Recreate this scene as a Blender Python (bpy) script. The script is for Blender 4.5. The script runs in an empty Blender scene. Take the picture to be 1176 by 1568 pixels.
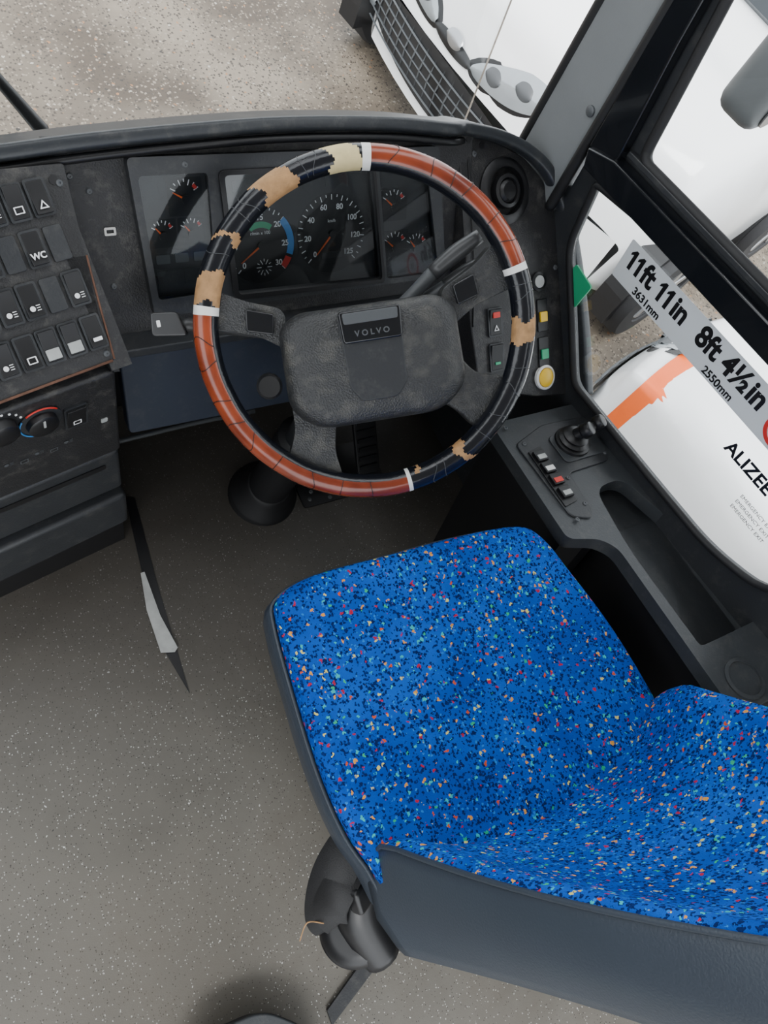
import bpy, bmesh, math, random
from mathutils import Vector, Matrix
random.seed(3)
scene=bpy.context.scene
COL=scene.collection
GZ=-1.25   # street level below the cab floor

# ---------------------------------------------------------------- materials
def newmat(name):
    m=bpy.data.materials.new(name); m.use_nodes=True
    nt=m.node_tree; b=nt.nodes['Principled BSDF']
    return m,nt,b
def mat(name,col,rough=.5,metal=0,var=.12,vscale=12,bump=0,bscale=300,spec=.5,coat=0,dust=0):
    m,nt,b=newmat(name); N=nt.nodes; L=nt.links
    b.inputs['Roughness'].default_value=rough; b.inputs['Metallic'].default_value=metal
    b.inputs['Specular IOR Level'].default_value=spec
    b.inputs['Coat Weight'].default_value=coat
    tc=N.new('ShaderNodeTexCoord')
    no=N.new('ShaderNodeTexNoise'); no.inputs['Scale'].default_value=vscale; no.inputs['Detail'].default_value=6
    L.new(tc.outputs['Object'],no.inputs['Vector'])
    mx=N.new('ShaderNodeMix'); mx.data_type='RGBA'
    mx.inputs[6].default_value=(*[c*(1-var) for c in col],1); mx.inputs[7].default_value=(*[min(1,c*(1+var)) for c in col],1)
    L.new(no.outputs['Fac'],mx.inputs[0]); out=mx.outputs[2]
    if dust:
        n3=N.new('ShaderNodeTexNoise'); n3.inputs['Scale'].default_value=38; n3.inputs['Detail'].default_value=10; n3.inputs['Roughness'].default_value=.75
        L.new(tc.outputs['Object'],n3.inputs['Vector'])
        cr=N.new('ShaderNodeValToRGB'); cr.color_ramp.elements[0].position=.52; cr.color_ramp.elements[1].position=.78
        cr.color_ramp.elements[0].color=(0,0,0,1); cr.color_ramp.elements[1].color=(dust,dust,dust,1); L.new(n3.outputs['Fac'],cr.inputs[0])
        m2=N.new('ShaderNodeMix'); m2.data_type='RGBA'; L.new(cr.outputs[0],m2.inputs[0]); L.new(out,m2.inputs[6]); m2.inputs[7].default_value=(.18,.17,.15,1); out=m2.outputs[2]
    L.new(out,b.inputs['Base Color'])
    if bump:
        n2=N.new('ShaderNodeTexNoise'); n2.inputs['Scale'].default_value=bscale; n2.inputs['Detail'].default_value=3
        L.new(tc.outputs['Object'],n2.inputs['Vector'])
        bp=N.new('ShaderNodeBump'); bp.inputs['Strength'].default_value=bump; bp.inputs['Distance'].default_value=.002
        L.new(n2.outputs['Fac'],bp.inputs['Height']); L.new(bp.outputs['Normal'],b.inputs['Normal'])
    return m
def math_node(N,op,v=None):
    n=N.new('ShaderNodeMath'); n.operation=op
    if v is not None: n.inputs[1].default_value=v
    return n
def speckle(nt,coord,base,layers):
    N=nt.nodes;L=nt.links
    cur=base
    for scale,thr,rng,dist in layers:
        no=N.new('ShaderNodeTexNoise'); no.inputs['Scale'].default_value=scale*1.3; L.new(coord,no.inputs['Vector'])
        sc=N.new('ShaderNodeVectorMath'); sc.operation='SCALE'; sc.inputs['Scale'].default_value=dist/scale; L.new(no.outputs['Color'],sc.inputs[0])
        ad=N.new('ShaderNodeVectorMath'); ad.operation='ADD'; L.new(coord,ad.inputs[0]); L.new(sc.outputs[0],ad.inputs[1])
        vo=N.new('ShaderNodeTexVoronoi'); vo.inputs['Scale'].default_value=scale; L.new(ad.outputs[0],vo.inputs['Vector'])
        lt=math_node(N,'LESS_THAN',thr); L.new(vo.outputs['Distance'],lt.inputs[0])
        se=N.new('ShaderNodeSeparateColor'); L.new(vo.outputs['Color'],se.inputs[0])
        for lo,hi,c in rng:
            g=math_node(N,'GREATER_THAN',lo); L.new(se.outputs[0],g.inputs[0])
            l=math_node(N,'LESS_THAN',hi); L.new(se.outputs[0],l.inputs[0])
            a=math_node(N,'MULTIPLY'); L.new(g.outputs[0],a.inputs[0]); L.new(l.outputs[0],a.inputs[1])
            a2=math_node(N,'MULTIPLY'); L.new(a.outputs[0],a2.inputs[0]); L.new(lt.outputs[0],a2.inputs[1])
            mx=N.new('ShaderNodeMix'); mx.data_type='RGBA'; L.new(a2.outputs[0],mx.inputs[0])
            L.new(cur,mx.inputs[6]); mx.inputs[7].default_value=(*c,1); cur=mx.outputs[2]
    return cur
def noise_base(nt,coord,c1,c2,scale,lo=.35,hi=.65):
    N=nt.nodes;L=nt.links
    no=N.new('ShaderNodeTexNoise'); no.inputs['Scale'].default_value=scale; no.inputs['Detail'].default_value=5; L.new(coord,no.inputs['Vector'])
    cr=N.new('ShaderNodeValToRGB'); cr.color_ramp.elements[0].position=lo; cr.color_ramp.elements[1].position=hi
    cr.color_ramp.elements[0].color=(*c1,1); cr.color_ramp.elements[1].color=(*c2,1); L.new(no.outputs['Fac'],cr.inputs[0])
    return cr.outputs[0]
def fabric():
    m,nt,b=newmat('blue_moquette'); N=nt.nodes;L=nt.links
    tc=N.new('ShaderNodeTexCoord'); co=tc.outputs['Object']
    base=noise_base(nt,co,(.002,.055,.36),(.004,.10,.52),9)
    col=speckle(nt,co,base,[
        (178,.50,[(0,.38,(.004,.014,.085))],1.5),
        (250,.50,[(0,.26,(.004,.02,.12)),(.5,.56,(.01,.20,.65))],1.2),
        (138,.40,[(0,.04,(.42,.02,.055)),(.04,.09,(.72,.33,.06)),(.09,.125,(.68,.64,.17)),(.125,.185,(.02,.46,.49)),(.185,.205,(.58,.09,.03)),(.205,.225,(.02,.42,.20))],1.6)])
    L.new(col,b.inputs['Base Color']); b.inputs['Roughness'].default_value=.9
    b.inputs['Specular IOR Level'].default_value=.12
    n2=N.new('ShaderNodeTexNoise'); n2.inputs['Scale'].default_value=700; L.new(co,n2.inputs['Vector'])
    bp=N.new('ShaderNodeBump'); bp.inputs['Strength'].default_value=.5; bp.inputs['Distance'].default_value=.002
    L.new(n2.outputs['Fac'],bp.inputs['Height']); L.new(bp.outputs['Normal'],b.inputs['Normal'])
    return m
def vinyl_floor():
    m,nt,b=newmat('speckled_vinyl'); N=nt.nodes;L=nt.links
    tc=N.new('ShaderNodeTexCoord'); co=tc.outputs['Object']
    base=noise_base(nt,co,(.090,.083,.070),(.146,.138,.121),4.5)
    col=speckle(nt,co,base,[
        (260,.26,[(0,.28,(.03,.028,.025))],.8),
        (210,.24,[(0,.26,(.42,.42,.40))],.8),
        (90,.13,[(0,.14,(.55,.55,.53)),(.2,.26,(.02,.02,.02))],.6)])
    n3=N.new('ShaderNodeTexNoise'); n3.inputs['Scale'].default_value=2.2; n3.inputs['Detail'].default_value=9; n3.inputs['Roughness'].default_value=.65; L.new(co,n3.inputs['Vector'])
    cr=N.new('ShaderNodeValToRGB'); cr.color_ramp.elements[0].position=.42; cr.color_ramp.elements[1].position=.68; cr.color_ramp.elements[1].color=(.6,.6,.6,1); L.new(n3.outputs['Fac'],cr.inputs[0])
    mx=N.new('ShaderNodeMix'); mx.data_type='RGBA'; L.new(cr.outputs[0],mx.inputs[0]); L.new(col,mx.inputs[6]); mx.inputs[7].default_value=(.066,.053,.038,1)
    # footwell shade mixed with grime, painted into the vinyl colour, darker towards the dash
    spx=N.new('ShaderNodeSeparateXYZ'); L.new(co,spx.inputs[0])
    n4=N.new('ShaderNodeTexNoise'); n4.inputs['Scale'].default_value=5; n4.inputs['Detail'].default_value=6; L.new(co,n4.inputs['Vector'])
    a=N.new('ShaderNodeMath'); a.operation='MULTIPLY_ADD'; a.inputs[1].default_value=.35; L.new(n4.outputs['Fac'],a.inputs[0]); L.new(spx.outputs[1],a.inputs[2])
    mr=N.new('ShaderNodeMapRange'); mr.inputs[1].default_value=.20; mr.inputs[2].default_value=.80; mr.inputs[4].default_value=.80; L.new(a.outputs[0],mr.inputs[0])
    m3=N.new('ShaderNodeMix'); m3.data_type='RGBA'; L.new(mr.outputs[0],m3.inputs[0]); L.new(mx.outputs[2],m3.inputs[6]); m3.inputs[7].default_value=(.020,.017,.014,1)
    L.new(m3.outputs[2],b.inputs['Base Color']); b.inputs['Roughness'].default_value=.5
    n2=N.new('ShaderNodeTexNoise'); n2.inputs['Scale'].default_value=500; L.new(co,n2.inputs['Vector'])
    bp=N.new('ShaderNodeBump'); bp.inputs['Strength'].default_value=.25; bp.inputs['Distance'].default_value=.001
    L.new(n2.outputs['Fac'],bp.inputs['Height']); L.new(bp.outputs['Normal'],b.inputs['Normal'])
    return m
def asphalt():
    m,nt,b=newmat('asphalt'); N=nt.nodes;L=nt.links
    tc=N.new('ShaderNodeTexCoord'); co=tc.outputs['Object']
    base=noise_base(nt,co,(.070,.052,.036),(.20,.165,.125),1.6,.36,.64)
    col=speckle(nt,co,base,[
        (70,.45,[(0,.3,(.05,.038,.028)),(.4,.6,(.24,.20,.155))],1.2),
        (34,.24,[(0,.12,(.28,.14,.065)),(.3,.40,(.36,.33,.28)),(.6,.7,(.03,.025,.02))],1.0)])
    L.new(col,b.inputs['Base Color']); b.inputs['Roughness'].default_value=.6
    return m
def leathered():
    m,nt,b=newmat('grained_plastic'); N=nt.nodes;L=nt.links
    tc=N.new('ShaderNodeTexCoord')
    col=noise_base(nt,tc.outputs['Object'],(.022,.023,.024),(.068,.066,.058),42,.50,.76)
    L.new(col,b.inputs['Base Color']); b.inputs['Roughness'].default_value=.40
    vo=N.new('ShaderNodeTexVoronoi'); vo.inputs['Scale'].default_value=420; L.new(tc.outputs['Object'],vo.inputs['Vector'])
    bp=N.new('ShaderNodeBump'); bp.inputs['Strength'].default_value=.8; bp.inputs['Distance'].default_value=.001
    L.new(vo.outputs['Distance'],bp.inputs['Height']); L.new(bp.outputs['Normal'],b.inputs['Normal'])
    return m
def wood():
    m,nt,b=newmat('wood_veneer'); N=nt.nodes;L=nt.links
    tc=N.new('ShaderNodeTexCoord')
    col=noise_base(nt,tc.outputs['Object'],(.12,.016,.006),(.29,.052,.018),14,.3,.7)
    L.new(col,b.inputs['Base Color']); b.inputs['Roughness'].default_value=.25; b.inputs['Coat Weight'].default_value=.4; b.inputs['Coat Roughness'].default_value=.12
    return m
def glass(name,tint=(1,1,1),refl=.08):
    m=bpy.data.materials.new(name); m.use_nodes=True; nt=m.node_tree; nt.nodes.clear()
    o=nt.nodes.new('ShaderNodeOutputMaterial'); t=nt.nodes.new('ShaderNodeBsdfTransparent'); t.inputs[0].default_value=(*tint,1)
    g=nt.nodes.new('ShaderNodeBsdfGlossy'); g.inputs['Roughness'].default_value=.03
    f=nt.nodes.new('ShaderNodeFresnel'); f.inputs[0].default_value=1.3
    mu=nt.nodes.new('ShaderNodeMath'); mu.operation='ADD'; mu.inputs[1].default_value=refl-.02; mu.use_clamp=True
    mx=nt.nodes.new('ShaderNodeMixShader'); nt.links.new(f.outputs[0],mu.inputs[0]); nt.links.new(mu.outputs[0],mx.inputs[0]); nt.links.new(t.outputs[0],mx.inputs[1]); nt.links.new(g.outputs[0],mx.inputs[2]); nt.links.new(mx.outputs[0],o.inputs[0])
    return m
M=dict(
 dash=mat('dash_plastic',(.014,.014,.015),.48,bump=.4,bscale=420,vscale=20,var=.3,dust=.4),
 dash2=mat('dash_rim_rubber',(.022,.025,.029),.38,bump=.15,bscale=200,dust=.3),
 black=mat('black_plastic',(.007,.007,.008),.38),
 gloss=mat('black_gloss',(.006,.007,.009),.16,coat=.3),
 leather=mat('black_rim_leather',(.006,.007,.010),.22,coat=.2,bump=.25,bscale=120),
 rubber=mat('black_rubber',(.006,.006,.007),.6),
 grey=mat('grey_plastic',(.065,.07,.075),.45,bump=.1),
 dgrey=mat('dark_grey_plastic',(.021,.023,.026),.42,bump=.15,dust=.22),
 cgrey=mat('console_grey_plastic',(.034,.038,.042),.42,bump=.15,dust=.25),
 stalkgrey=mat('stalk_plastic',(.045,.046,.048),.35),
 pillar=mat('pillar_grey',(.16,.17,.175),.5,bump=.1),
 pale=mat('scuffed_aluminium',(.36,.37,.36),.55,var=.4,vscale=40),
 blueg=mat('blue_grey_trim',(.020,.027,.042),.5,dust=.15),
 shell=mat('seat_shell_vinyl',(.030,.040,.055),.40,bump=.2,bscale=350),
 tan=mat('peeled_tan_foam',(.36,.20,.085),.7,var=.6,vscale=70,bump=.6,bscale=150),
 cream=mat('peeled_cream_foam',(.60,.50,.26),.7,var=.25,vscale=60),
 tape=mat('white_tape',(.75,.75,.72),.4),
 white=mat('white_mark',(.8,.8,.8),.5,var=.02),
 red=mat('red_mark',(.6,.03,.02),.4),
 orange=mat('orange_mark',(.85,.13,.015),.4),
 yellow=mat('yellow_button',(.8,.5,.02),.35),
 green=mat('green_mark',(.02,.35,.16),.4),
 gblue=mat('blue_mark',(.05,.25,.6),.4),
 face=mat('gauge_face',(.022,.023,.026),.5),
 steel=mat('worn_steel',(.40,.39,.37),.4,1,var=.3,vscale=60),
 rust=mat('rusty_edge',(.11,.05,.03),.8,var=.6,vscale=80),
 carwhite=mat('white_car_paint',(.90,.91,.92),.2,var=.02,coat=.5),
 tyre=mat('tyre_rubber',(.02,.02,.022),.75,bump=.3,bscale=60),
 alloy=mat('alloy_rim',(.45,.46,.48),.3,.8),
 darkglass=mat('dark_window_glass',(.02,.025,.03),.05),
 lens=mat('headlight_lens',(.30,.33,.35),.08,.3,coat=.6),
 ceiling=mat('ceiling_trim',(.40,.40,.39),.8),
 webbing=mat('belt_webbing',(.012,.012,.013),.65,bump=.5,bscale=500),
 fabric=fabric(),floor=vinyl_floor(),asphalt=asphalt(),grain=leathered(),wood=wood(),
 glass=glass('window_glass',(.97,.98,.98),.03),cglass=glass('gauge_glass',(.9,.92,.93),.045),cglass0=glass('gauge_glass_matt',(.9,.92,.93),.021),
)
# ---------------------------------------------------------------- helpers
class Fr:
    def __init__(s,o,u,v):
        s.o=Vector(o); s.u=Vector(u).normalized(); v=Vector(v); s.v=(v-s.u*v.dot(s.u)).normalized(); s.w=s.u.cross(s.v)
    def p(s,u,v,w=0): return s.o+s.u*u+s.v*v+s.w*w
    def mat(s,u=0,v=0,w=0):
        m=Matrix((s.u,s.v,s.w)).transposed().to_4x4(); m.translation=s.p(u,v,w); return m
WORLD=Fr((0,0,0),(1,0,0),(0,1,0))
GROUP=None
def group(name):
    global GROUP
    e=bpy.data.objects.new(name,None); e.empty_display_size=.1; COL.objects.link(e); GROUP=e; return e
def addmesh(name,verts,faces,material,smooth=False,bevel=0,seg=2,subsurf=0,top=False,mats=None,midx=None):
    me=bpy.data.meshes.new(name); me.from_pydata([tuple(v) for v in verts],[],faces)
    bm=bmesh.new(); bm.from_mesh(me); bmesh.ops.recalc_face_normals(bm,faces=bm.faces); bm.to_mesh(me); bm.free()
    for m in (mats or [material]): me.materials.append(m)
    if midx:
        for p,i in zip(me.polygons,midx): p.material_index=i
    ob=bpy.data.objects.new(name,me); COL.objects.link(ob)
    if smooth or bevel or subsurf:
        for p in me.polygons: p.use_smooth=True
    if bevel:
        b=ob.modifiers.new('b','BEVEL'); b.width=bevel; b.segments=seg; b.limit_method='ANGLE'; b.angle_limit=math.radians(35); b.harden_normals=True
    if subsurf:
        s=ob.modifiers.new('s','SUBSURF'); s.levels=subsurf; s.render_levels=subsurf
    if not top and GROUP: ob.parent=GROUP
    return ob
def roundpoly(pts,r,n=5):
    out=[];k=len(pts)
    rs=r if isinstance(r,(list,tuple)) else [r]*k
    for i in range(k):
        a=Vector(pts[i-1]);b=Vector(pts[i]);c=Vector(pts[(i+1)%k])
        d1=(a-b);d2=(c-b); rr=min(rs[i],d1.length*.45,d2.length*.45)
        if rr<=1e-5: out.append(tuple(b)); continue
        p1=b+d1.normalized()*rr;p2=b+d2.normalized()*rr
        for j in range(n+1):
            t=j/n; q=p1*(1-t)**2+b*2*t*(1-t)+p2*t*t; out.append(tuple(q))
    return out
def rect(u0,v0,u1,v1,r=0):
    p=[(u0,v0),(u1,v0),(u1,v1),(u0,v1)]
    return roundpoly(p,r) if r else p
def circ(u,v,r,n=32,ry=None):
    return [(u+r*math.cos(2*math.pi*i/n),v+(ry or r)*math.sin(2*math.pi*i/n)) for i in range(n)]
def slab(name,F,poly,w0,w1,m,bevel=0,seg=2,scale1=1,top=False):
    n=len(poly); cx=sum(p[0] for p in poly)/n; cy=sum(p[1] for p in poly)/n
    V=[F.p(a,b,w0) for a,b in poly]+[F.p(cx+(a-cx)*scale1,cy+(b-cy)*scale1,w1) for a,b in poly]
    Fc=[tuple(range(n))[::-1],tuple(range(n,2*n))]+[(i,(i+1)%n,n+(i+1)%n,n+i) for i in range(n)]
    return addmesh(name,V,Fc,m,bevel=bevel,seg=seg,top=top)
def disc(name,F,u,v,r,w0,w1,m,bevel=0,n=40,scale1=1): return slab(name,F,circ(u,v,r,n),w0,w1,m,bevel,2,scale1)
def plate(name,F,outer,holes,w0,w1,m,bevel=0,top=False):
    cu=bpy.data.curves.new(name,'CURVE'); cu.dimensions='2D'; cu.fill_mode='BOTH'; cu.extrude=abs(w1-w0)/2; cu.bevel_depth=0
    for poly in [outer]+holes:
        s=cu.splines.new('POLY'); s.points.add(len(poly)-1); s.use_cyclic_u=True
        for i,(a,b) in enumerate(poly): s.points[i].co=(a,b,0,1)
    t=bpy.data.objects.new('tmp',cu); COL.objects.link(t); bpy.context.view_layer.update()
    me=bpy.data.meshes.new_from_object(t.evaluated_get(bpy.context.evaluated_depsgraph_get())); bpy.data.objects.remove(t)
    mid=(w0+w1)/2
    for v in me.vertices:
        c=v.co.copy(); v.co=F.p(c.x,c.y,mid+c.z)
    bm=bmesh.new(); bm.from_mesh(me); bmesh.ops.remove_doubles(bm,verts=bm.verts,dist=1e-5); bmesh.ops.recalc_face_normals(bm,faces=bm.faces); bm.to_mesh(me); bm.free()
    me.materials.clear(); me.materials.append(m)
    ob=bpy.data.objects.new(name,me); COL.objects.link(ob)
    if bevel:
        b=ob.modifiers.new('b','BEVEL'); b.width=bevel; b.segments=2; b.limit_method='ANGLE'; b.angle_limit=math.radians(40); b.harden_normals=True
        for p in me.polygons: p.use_smooth=True
    if not top and GROUP: ob.parent=GROUP
    return ob
def catmull(P,sub=8,closed=False):
    P=[Vector(p) for p in P]; out=[]; n=len(P)
    rng=n if closed else n-1
    for i in range(rng):
        p0=P[i-1] if (i>0 or closed) else P[0]; p1=P[i]; p2=P[(i+1)%n]; p3=P[(i+2)%n] if (i+2<n or closed) else P[-1]
        for j in range(sub):
            t=j/sub; out.append(.5*((2*p1)+(p2-p0)*t+(2*p0-5*p1+4*p2-p3)*t*t+(3*p1-p0-3*p2+p3)*t**3))
    if not closed: out.append(P[-1])
    return out
def tube(name,pts,r,m,n=12,closed=False,sub=6,prof=None,smooth=True,up=None,cap=True):
    P=catmull(pts,sub,closed) if sub>1 else [Vector(p) for p in pts]
    K=len(P)
    if isinstance(r,(list,tuple)):
        R=[]
        for i in range(K):
            f=i/(K-1)*(len(r)-1); a=int(f); b=min(a+1,len(r)-1); R.append(r[a]*(1-(f-a))+r[b]*(f-a))
    else: R=[r]*K
    prof=prof or [(math.cos(2*math.pi*i/n),math.sin(2*math.pi*i/n)) for i in range(n)]
    n=len(prof); V=[];F=[]
    nrm=None
    for i in range(K):
        if closed: t=(P[(i+1)%K]-P[i-1]).normalized()
        else: t=(P[min(i+1,K-1)]-P[max(i-1,0)]).normalized()
        if up is not None: nrm=(Vector(up)-t*Vector(up).dot(t)).normalized()
        elif nrm is None:
            a=Vector((0,0,1)) if abs(t.z)<.9 else Vector((0,1,0)); nrm=(a-t*a.dot(t)).normalized()
        else: nrm=(nrm-t*nrm.dot(t)).normalized()
        bn=t.cross(nrm)
        for a,b in prof: V.append(P[i]+bn*a*R[i]+nrm*b*R[i])
    for i in range(K if closed else K-1):
        for j in range(n):
            F.append((i*n+j,i*n+(j+1)%n,((i+1)%K)*n+(j+1)%n,((i+1)%K)*n+j))
    if not closed and cap: F+= [tuple(range(n))[::-1],tuple(range((K-1)*n,K*n))]
    return addmesh(name,V,F,m,smooth=smooth)
def lathe(name,F,u,v,prof,m,n=40,w=0):
    V=[];Fc=[];k=len(prof)
    for r,h in prof:
        for i in range(n):
            a=2*math.pi*i/n; V.append(F.p(u+r*math.cos(a),v+r*math.sin(a),w+h))
    for i in range(k-1):
        for j in range(n): Fc.append((i*n+j,i*n+(j+1)%n,(i+1)*n+(j+1)%n,(i+1)*n+j))
    Fc+= [tuple(range(n))[::-1],tuple(range((k-1)*n,k*n))]
    ob=addmesh(name,V,Fc,m,smooth=True,bevel=0)
    e=ob.modifiers.new('e','EDGE_SPLIT'); e.split_angle=math.radians(40)
    return ob
def text(name,F,u,v,w,body,size,m,rot=0,align='CENTER',sx=1,bold=0):
    c=bpy.data.curves.new(name,'FONT'); c.body=body; c.size=size; c.align_x=align; c.align_y='CENTER'; c.extrude=.0002; c.offset=bold
    t=bpy.data.objects.new('tmp',c); COL.objects.link(t); bpy.context.view_layer.update()
    me=bpy.data.meshes.new_from_object(t.evaluated_get(bpy.context.evaluated_depsgraph_get())); bpy.data.objects.remove(t)
    me.materials.clear(); me.materials.append(m)
    ob=bpy.data.objects.new(name,me); COL.objects.link(ob)
    if GROUP: ob.parent=GROUP
    ob.matrix_world=F.mat(u,v,w)@Matrix.Rotation(rot,4,'Z')@Matrix.Diagonal((sx,1,1,1)); return ob
def screw(F,u,v,w=0,r=.0045,m=None): lathe('screw',F,u,v,[(r,0),(r,.001),(r*.7,.0022),(r*.35,.0022),(r*.3,.001)],m or M['grey'],14,w)

# ---------------------------------------------------------------- camera
right=Vector((0.8633,-0.3895,0.3209));down=Vector((-0.2463,-0.8801,-0.4059));fwd=Vector((0.4405,0.2714,-0.8557))
cam=bpy.data.cameras.new('camera'); co=bpy.data.objects.new('camera',cam); COL.objects.link(co)
mm=Matrix((right,-down,-fwd)).transposed().to_4x4(); mm.translation=(0,0,1.59); co.matrix_world=mm
cam.sensor_fit='VERTICAL'; cam.sensor_height=32; cam.lens=24; cam.clip_start=.02
scene.camera=co

DASH=Fr((.2,.725,.62),(1,0,0),(0,.587,.81))
_n=Vector((.047,-.623,.782)); _u=Vector((1,0,0))-_n*_n[0]
POD=Fr((.83,.62,.59),_u,_n.cross(_u))
LC=Fr((.2,.605,.645),(.978,.208,0),(-.1664,.7824,.6))
LF=Fr((.2,.605,.645),(.978,.208,0),(0,.04,1))
WALL=Fr((1.09,0,0),(-.06,1,0),(0,0,1))     # w points outward (+x)
ARM=Fr((.86,.435,.48),(1,0,0),(0,1,-.2))

# ---------------------------------------------------------------- room shell
GROUP=None
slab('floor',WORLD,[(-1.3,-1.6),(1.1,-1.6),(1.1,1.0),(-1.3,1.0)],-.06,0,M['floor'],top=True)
low=roundpoly([(.72,.80),(.69,.68),(.49,.51),(.25,.552),(.09,.582),(-.03,.64),(-.05,.965),(.333,.905)],[.01,.03,.02,.03,.05,.08,.05,.01])
upp=roundpoly([(.676,.893),(-.05,1.005),(-.05,1.5),(.80,1.5)],.02)
plate('wall_right',WALL,[(-1.6,-.06),(.90,-.06),(.90,.70),(.76,.75),(.79,1.08),(.83,1.6),(-1.6,1.6)],[low,upp],0,.014,M['dgrey'],top=True)
group('window_1')
slab('pane',WALL,low,.006,.009,M['glass'])
def loop3(F,poly,w): return [F.p(a,b,w) for a,b in poly]
tube('seal',loop3(WALL,low,-.002),.007,M['rubber'],n=8,closed=True,sub=1)
group('window_2')
slab('pane',WALL,upp,.006,.009,M['glass'])
tube('seal',loop3(WALL,upp,-.002),.009,M['rubber'],n=8,closed=True,sub=1)
slab('divider_bar',WALL,[(.745,.815),(.76,.845),(.70,.870),(-.1,.992),(-.1,.945),(.70,.822)],-.03,.0,M['gloss'],bevel=.004)
slab('upright_frame',WALL,[(.765,.84),(.70,.855),(.735,1.05),(.80,1.55),(.835,1.55)],-.022,.0,M['gloss'],bevel=.004)
slab('slider_rail',WALL,[(.70,.880),(-.1,1.000),(-.1,1.010),(.70,.890)],-.012,.0,M['dgrey'],bevel=.002)
group('windscreen_pillar')
slab('pillar_cover',WALL,[(.895,.68),(.905,1.2),(.93,1.7),(.86,1.7),(.795,1.08),(.775,.80),(.76,.68)],-.02,.05,M['pillar'],bevel=.012)
tube('seal_inner',[WALL.p(.765,.70,-.015),WALL.p(.772,.8,-.015),WALL.p(.79,1.08,-.015),WALL.p(.83,1.6,-.015)],.010,M['rubber'],n=8)
tube('seal_outer',[WALL.p(.897,.70,-.01),WALL.p(.90,.85,-.01),WALL.p(.907,1.2,-.01),WALL.p(.93,1.7,-.01)],.012,M['rubber'],n=8)
PF=Fr(WALL.p(.80,.88,-.021),-WALL.u,WALL.v)
lathe('pillar_bolt',PF,0,0,[(.009,0),(.009,.003),(.006,.005)],M['grey'],20)
GROUP=None
slab('ceiling',WORLD,[(-1.3,-1.6),(1.08,-1.6),(1.04,.70),(-1.3,.70)],2.05,2.09,M['ceiling'],top=True)  # out of view, added to darken the cab under the bright sky
slab('wall_front',Fr((0,1.04,0),(1,0,0),(0,0,1)),[(-1.3,-1.0),(1.04,-1.0),(1.04,.58),(-1.3,.58)],-.03,0,M['carwhite'],top=True)
slab('wall_bulkhead',Fr((0,.92,0),(1,0,0),(0,0,1)),rect(-1.2,0,1.03,.58),-.02,0,M['black'],top=True)
slab('wall_left',Fr((-1.3,0,0),(0,1,0),(0,0,1)),[(-1.6,0),(1.0,0),(1.0,.9),(-1.6,.9)],-.03,0,M['dgrey'],top=True)  # out of view, added to block low light from the left

# ---------------------------------------------------------------- dashboard
group('dashboard')
slab('fascia',DASH,[(-.02,-.10),(.655,-.10),(.655,.225),(.45,.235),(.20,.233),(-.03,.228)],-.03,0,M['dash'],bevel=.002)
cl=[(.071,.202),(.574,.199),(.606,-.013),(.082,-.018)]
s1=[(.083,.178),(.182,.178),(.181,.009),(.091,.007)]
s2=[(.204,.174),(.448,.172),(.471,-.003),(.214,.002)]
s3=[(.462,.172),(.553,.170),(.590,-.005),(.484,-.005)]
plate('cluster_housing',DASH,roundpoly(cl,.008),[roundpoly(s,.007) for s in (s1,s2,s3)],0,.018,M['dgrey'],bevel=.002)
plate('main_bezel',DASH,roundpoly([(.196,.181),(.452,.180),(.478,-.009),(.206,-.006)],.01),[roundpoly(s2,.007)],.018,.024,M['black'],bevel=.002)
for i,s in enumerate((s1,s2,s3)):
    slab('gauge_back_%d'%i,DASH,s,.0005,.003,M['face'])
    slab('gauge_glass_%d'%i,DASH,roundpoly(s,.007),.013,.0145,M['cglass0'] if i==0 else M['cglass'])
W=.0036
def arc_ticks(c,r0,r1,a0,a1,n,m,wd=.0012,nm='tick'):
    V=[];Fc=[]
    for i in range(n):
        a=math.radians(a0+(a1-a0)*i/(n-1)); L0=r0 if i%2==0 else (r0+r1)/2
        d=Vector((math.cos(a),math.sin(a)));p=Vector((-d.y,d.x))*wd/2
        q=[Vector(c)+d*L0-p,Vector(c)+d*L0+p,Vector(c)+d*r1+p,Vector(c)+d*r1-p]
        b=len(V); V+=[DASH.p(x.x,x.y,W) for x in q]; Fc.append((b,b+1,b+2,b+3))
    addmesh(nm,V,Fc,m)
def arc_band(c,r0,r1,a0,a1,m,n=16):
    V=[];Fc=[]
    for i in range(n+1):
        a=math.radians(a0+(a1-a0)*i/n)
        for r in(r0,r1): V.append(DASH.p(c[0]+r*math.cos(a),c[1]+r*math.sin(a),W+.0002))
    for i in range(n): Fc.append((2*i,2*i+1,2*i+3,2*i+2))
    addmesh('scale_band',V,Fc,m)
def needle(c,L,a):
    a=math.radians(a); d=Vector((math.cos(a),math.sin(a)));p=Vector((-d.y,d.x))*.0018
    q=[Vector(c)-p*.9,Vector(c)+p*.9,Vector(c)+d*L+p*.3,Vector(c)+d*L-p*.3]
    slab('needle',DASH,[tuple(x) for x in q],W+.001,W+.0025,M['orange'])
    disc('needle_cap',DASH,c[0],c[1],.006,W,W+.004,M['black'],n=20)
def nums(c,r,a0,a1,labels,size,m=None):
    for i,l in enumerate(labels):
        a=math.radians(a0+(a1-a0)*i/(len(labels)-1)); text('numeral',DASH,c[0]+r*math.cos(a),c[1]+r*math.sin(a),W,l,size,m or M['white'],bold=.0002)
T=(.262,.068)
disc('tacho_plate',DASH,T[0],T[1],.058,.003,.0034,M['black'],n=60)
arc_ticks(T,.049,.056,225,-45,31,M['white'],.0015); nums(T,.041,225,-45,['0','5','10','15','20','25','30'],.012)
arc_band(T,.026,.035,125,55,M['green']); arc_band(T,.045,.056,45,-20,M['gblue']); arc_band(T,.045,.056,-25,-45,M['red'])
text('tacho_unit',DASH,T[0],T[1]+.018,W,'r/min x 100',.007,M['white']); needle(T,.042,215)
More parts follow.
